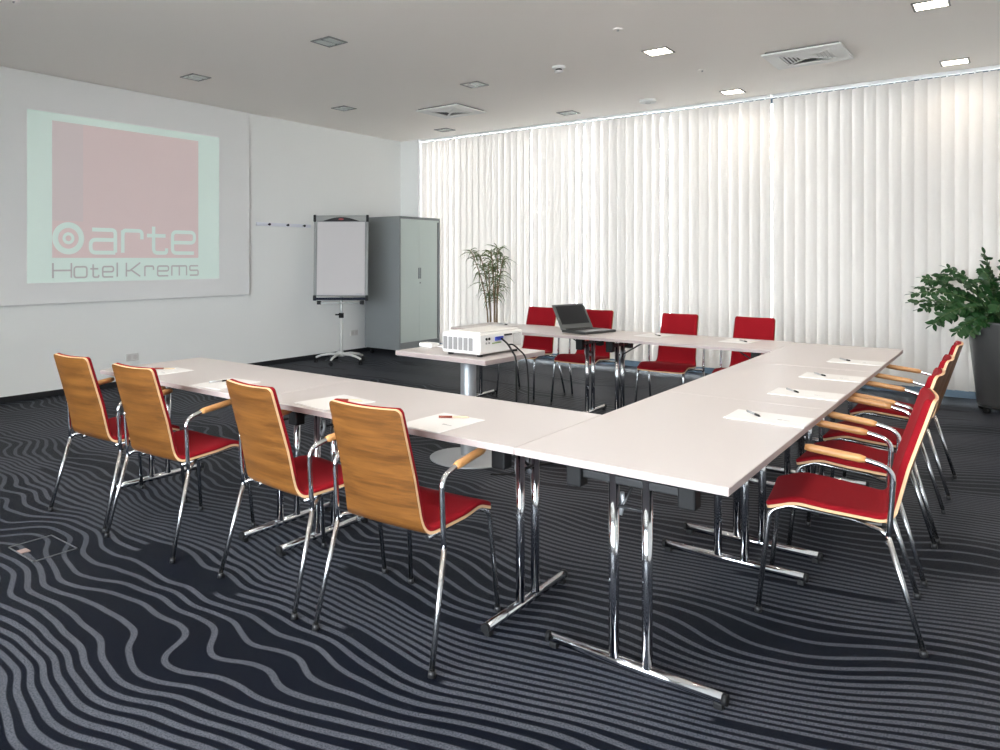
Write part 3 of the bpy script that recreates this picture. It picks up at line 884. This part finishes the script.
for k in range(5):
    a = 2*PI*k/5 + .62
    ca, sa = math.cos(a), math.sin(a)
    R = .34
    l = MB(); P = [(.03*ca, .055+.03*sa, .112), (.15*ca, .055+.15*sa, .118), (.27*ca, .055+.27*sa, .098), (R*ca, .055+R*sa, .072)]
    l.tube(P, .015, 10, True, [.020, .018, .015, .013]); lg = l.build('leg', M['lightgrey'], t)
    w = MB(); w.T = Matrix.Translation((R*ca, .055+R*sa, 0)) @ Matrix.Rotation(a+.6, 4, 'Z')
    w.tube([(-.022, 0, .025), (-.006, 0, .025)], .025, 16); w.tube([(.006, 0, .025), (.022, 0, .025)], .025, 16); w.tube([(0, 0, .025), (0, 0, .068)], .009, 8)
    w.build('castor', M['black'], lg)

# ------------------------------------------------------------------ cabinet
CX0, CX1, CY0, CY1 = -7.40, -6.735, 8.00, 8.945
t = thing('tambour_cabinet', 'tall grey metal cabinet with two sliding doors on castors in the corner', 'cabinet', ((CX0+CX1)/2, (CY0+CY1)/2, 0))
w, dd = (CX1-CX0)/2, (CY1-CY0)/2; z0, z1 = .095, 1.995
c = MB(); tk = .025
c.box((-w, -dd, z0), (w, -dd+tk, z1), .003).box((-w, dd-tk, z0), (w, dd, z1), .003).box((-w, -dd+tk, z1-.035), (w, dd-tk, z1), .003).box((-w, -dd+tk, z0), (w, dd-tk, z0+.10), .003).box((-w, -dd+tk, z0+.1), (-w+.02, dd-tk, z1-.035))
c.build('carcass', M['cabside'], t)
ya, yb = -dd+tk, dd-tk-.022; ym = (ya+yb)/2
for a, b, nm in ((ya+.002, ym-.0015, 0), (ym+.0015, yb, 1)):
    d_ = MB(); n = 20
    prof = []
    for k in range(n):
        q0 = a+(b-a)*k/n; q1 = a+(b-a)*(k+1)/n
        prof += [(w-.017, q0), (w-.012, q0+.0025), (w-.012, q1-.0025)]
    prof += [(w-.017, b), (w-.03, b), (w-.03, a)]
    d_.prism(prof, z0+.10, z1-.035, 2)
    dr = d_.build('door', M['cabinet'], t)
    h = MB(); q = ym-.028 if nm == 0 else ym+.010
    h.box((w-.012, q, 1.10), (w+.004, q+.018, 1.26), .004); h.build('handle', M['handle'], dr)
    if nm == 1:
        l = MB(); l.tube([(w-.012, ym+.02, 1.04), (w-.004, ym+.02, 1.04)], .012, 14); l.build('lock', M['handle'], dr)
MB().box((w-.04, yb, z0+.10), (w-.02, dd-tk, z1-.035)).build('door_slot', M['cabdark'], t)
MB().box((w-.0165, -dd+tk, z1-.06), (w-.001, dd-tk, z1-.035)).build('top_rail', M['cabinet'], t)
for sx in (-1, 1):
    for sy in (-1, 1):
        k = MB(); px, py = sx*(w-.07), sy*(dd-.08)
        k.tube([(px-.012, py, .032), (px+.012, py, .032)], .032, 16); k.box((px-.02, py-.018, .05), (px+.02, py+.018, .097), .004)
        k.build('castor', M['black'] if sx < 0 else M['handle'], t)

# ------------------------------------------------------------------ plants
def leaf_quad(mb, base, d, up, L, W, droop=0., n=3, fold=.25):
    """a pointed folded leaf"""
    d = d.normalized(); side = d.cross(up).normalized(); nr = side.cross(d).normalized()
    vs = []; prof = [0.15, .85, 1., .75, .0] if n == 4 else [.25, 1., .8, 0.]
    m = len(prof)
    for i in range(m):
        q = i/(m-1); c = base + d*(L*q) - Vector((0, 0, 1))*(droop*q*q)
        w = W*prof[i]/2
        vs += [c + side*w + nr*(w*fold), c, c - side*w + nr*(w*fold)]
    fs = []
    for i in range(m-1):
        b = i*3
        fs += [[b, b+1, b+4, b+3], [b+1, b+2, b+5, b+4]]
    mb.add(vs, fs, True)

# large zamioculcas-like plant
PX, PY = -.085, 8.62
t = thing('potted_plant', 'bushy dark green glossy-leaved plant in a tall anthracite pot by the cream blind', 'potted plant', (PX, PY, 0))
MB().lathe([(.05, .075), (.205, .075), (.212, .085), (.285, .80), (.292, .82), (.288, .828), (.272, .828), (.262, .76), (.03, .75)], 56).build('pot', M['pot'], t)
MB().lathe([(.005, .775), (.262, .765), (.262, .74), (.005, .74)], 36).build('soil', M['soil'], t)
tr = MB(); tr.lathe([(.03, .052), (.205, .052), (.21, .06), (.205, .072), (.03, .074)], 40); trl = tr.build('trolley', M['darkmetal'], t)
for k in range(5):
    a = 2*PI*k/5+.18; cx_, cy_ = .195*math.cos(a), .195*math.sin(a)
    w_ = MB(); w_.T = Matrix.Translation((cx_, cy_, 0)) @ Matrix.Rotation(a, 4, 'Z')
    w_.tube([(-.018, 0, .026), (.018, 0, .026)], .026, 14); w_.box((-.01, -.01, .03), (.01, .01, .056)); w_.build('castor', M['black'], trl)
rnd = random.Random(21)
def zz_stem(az, reach, height, curl, bare=.14, leafs=23, r0=.10):
    a = math.radians(az); dirv = Vector((math.cos(a), math.sin(a), 0))
    b0 = dirv*rnd.uniform(.02, r0) + Vector((0, 0, .765)); pts = []
    n = 14
    for i in range(n+1):
        q = i/n
        p = b0 + dirv*(reach*q**1.25) + Vector((0, 0, height*(q - curl*q*q)))
        pts.append(p)
    s = MB(); s.tube(pts, .008, 8, True, [.010-.0065*i/n for i in range(n+1)])
    st = s.build('stem', M['stem'], t)
    f = MB()
    for i in range(leafs):
        q = bare + (1-bare)*(i+.5)/leafs; fi = q*n; i0 = min(n-1, int(fi)); c = pts[i0].lerp(pts[i0+1], fi-i0)
        tg = (pts[i0+1]-pts[i0]).normalized(); sd = tg.cross(Vector((0, 0, 1)))
        sd = sd.normalized() if sd.length > .05 else Vector((-dirv.y, dirv.x, 0))
        up = sd.cross(tg)
        for s_ in (-1, 1):
            if rnd.random() < .06: continue
            dv = sd*s_*rnd.uniform(.5, .9) + tg*.5 + up*s_*rnd.uniform(-.1, .9) + Vector((rnd.uniform(-.25, .25), rnd.uniform(-.25, .25), rnd.uniform(-.2, .25)))
            Ls = rnd.uniform(.066, .092)*(1-.3*max(0, q-.6))
            leaf_quad(f, c, dv, up*.6 + Vector((rnd.uniform(-.6, .6), rnd.uniform(-.6, .6), 0)) + Vector((.2, -.9, 0)), Ls, Ls*.52, .010, 4, .18)
    leaf_quad(f, pts[-1], pts[-1]-pts[-2], Vector((0, 0, 1)), .075, .032, .0, 4)
    f.build('foliage', M['leaf'], st)
# azimuth 180 + 38 deg is towards picture-left
for az, re, he, cu in ((210, .74, .80, .62), (196, .64, .72, .50), (226, .60, .66, .85), (232, .50, .44, 1.05), (188, .52, .80, .45), (204, .44, .95, .50), (250, .42, .80, .45), (218, .78, .62, .62),
                       (176, .40, .90, .4), (280, .40, .82, .42), (240, .22, .84, .20), (300, .50, .70, .5), (20, .50, .78, .5), (45, .36, .82, .38), (340, .58, .66, .6), (0, .30, .90, .3),
                       (262, .36, .62, .7), (320, .34, .88, .3), (200, .30, .60, .5), (222, .36, .52, .72), (214, .54, .52, .95), (130, .20, .75, .3), (90, .14, .8, .2), (238, .42, .36, 1.1), (206, .62, .58, .72)):
    if re > .42 and 60 < az < 180: re = .3
    zz_stem(az, re, he, cu)

# slender dracaena behind the back table
t = thing('potted_plant', 'slender plant with thin brown canes and narrow leaves before the white blind', 'potted plant', (-5.58, 8.62, 0))
MB().lathe([(.03, .0), (.13, .0), (.135, .01), (.17, .30), (.175, .32), (.16, .32), (.155, .28), (.02, .27)], 36).build('pot', M['pot'], t)
MB().lathe([(.004, .29), (.157, .285), (.157, .26), (.004, .26)], 28).build('soil', M['soil'], t)
rnd = random.Random(5)
vr = Vector((math.cos(.69), math.sin(.69), 0))   # runs along the picture
for k, (b0, tx, top) in enumerate(((-.06, -.30, 1.50), (-.02, -.17, 1.45), (.02, -.03, 1.50), (.055, .07, 1.54), (.045, .14, 1.42), (-.03, -.06, 1.34), (.03, .05, 1.28))):
    dep = rnd.uniform(-.04, .04); base = vr*b0 + Vector((-vr.y, vr.x, 0))*dep + Vector((0, 0, .28)); pts = []
    for i in range(13):
        q = i/12
        lat = b0 + (tx-b0)*q**2.4
        pts.append(vr*lat + Vector((-vr.y, vr.x, 0))*dep*(1+q) + Vector((0, 0, .28+(top-.28)*q)))
    s = MB(); s.tube(pts, .01, 8, True, [.013-.008*i/12 for i in range(13)]); st = s.build('stem', M['cane'], t)
    f = MB()
    for j in range(46):
        q = rnd.uniform(.48, 1.) if j < 30 else rnd.uniform(.92, 1.)
        fi = q*12; i0 = min(11, int(fi)); c = pts[i0].lerp(pts[i0+1], fi-i0)
        a = rnd.uniform(0, 2*PI); dv = Vector((math.cos(a), math.sin(a), rnd.uniform(.3, 1.5)))
        Ls = rnd.uniform(.16, .27)
        leaf_quad(f, c, dv*1., Vector((.3, -.6, .6)) + dv*.1, Ls, .0145, rnd.uniform(.10, .30), 4, .2)
    f.build('foliage', M['leaf2'], st)

# ------------------------------------------------------------------ floor box
t = thing('floor_box', 'flush carpeted floor socket lid with a thin metal frame and copper tab at left', 'floor box', (-3.63, 1.64, 0))
f = MB(); a, b = .135, .105
f.box((-a, -b, 0), (a, -b+.005, .004)).box((-a, b-.005, 0), (a, b, .004)).box((-a, -b, 0), (-a+.005, b, .004)).box((a-.005, -b, 0), (a, b, .004))
f.build('frame', M['boxframe'], t)
MB().box((-.055, -.1, .001), (-.005, -.055, .005), .001, 1).build('cable_flap', M['boxtab'], t)

# ------------------------------------------------------------------ daylight
w = bpy.data.worlds.new('sky'); sc.world = w; w.use_nodes = True
bg = w.node_tree.nodes['Background']
bg.inputs[0].default_value = (.925, .95, 1.0, 1); bg.inputs[1].default_value = 13.5
def portal(name, loc, rot, sx, sy):
    l = bpy.data.lights.new(name, 'AREA'); l.shape = 'RECTANGLE'; l.size = sx; l.size_y = sy
    l.cycles.is_portal = True
    o = bpy.data.objects.new(name, l); COL.objects.link(o); o.location = loc; o.rotation_euler = rot
portal('daylight_front', ((XR-7.25)/2, YG+.08, H/2), (-PI/2, 0, 0), XR+7.25, H)
portal('added_rear_portal', ((RW0+RW1)/2, YR-.18, (RZ0+RZ1)/2), (PI/2, 0, 0), RW1-RW0, RZ1-RZ0)  # portal of the added rear window

# ------------------------------------------------------------------ camera, view
cam = bpy.data.cameras.new('camera'); co = bpy.data.objects.new('camera', cam); COL.objects.link(co)
co.location = (0, 0, 1.4); co.rotation_euler = (PI/2, 0, .69016)
cam.sensor_fit = 'HORIZONTAL'; cam.sensor_width = 36; cam.lens = 741.07/1000*36
cam.shift_x = (500-406.6)/1000; cam.shift_y = (258.08-375)/1000
cam.clip_start = .05; cam.clip_end = 200
sc.camera = co
vs_ = sc.view_settings
vs_.view_transform = 'Standard'; vs_.look = 'None'; vs_.gamma = 1; vs_.use_curve_mapping = False; vs_.exposure = 1.1
sc.cycles.use_denoising = True
sc.cycles.max_bounces = 10; sc.cycles.diffuse_bounces = 6; sc.cycles.transparent_max_bounces = 12
sc.cycles.sample_clamp_indirect = 6.
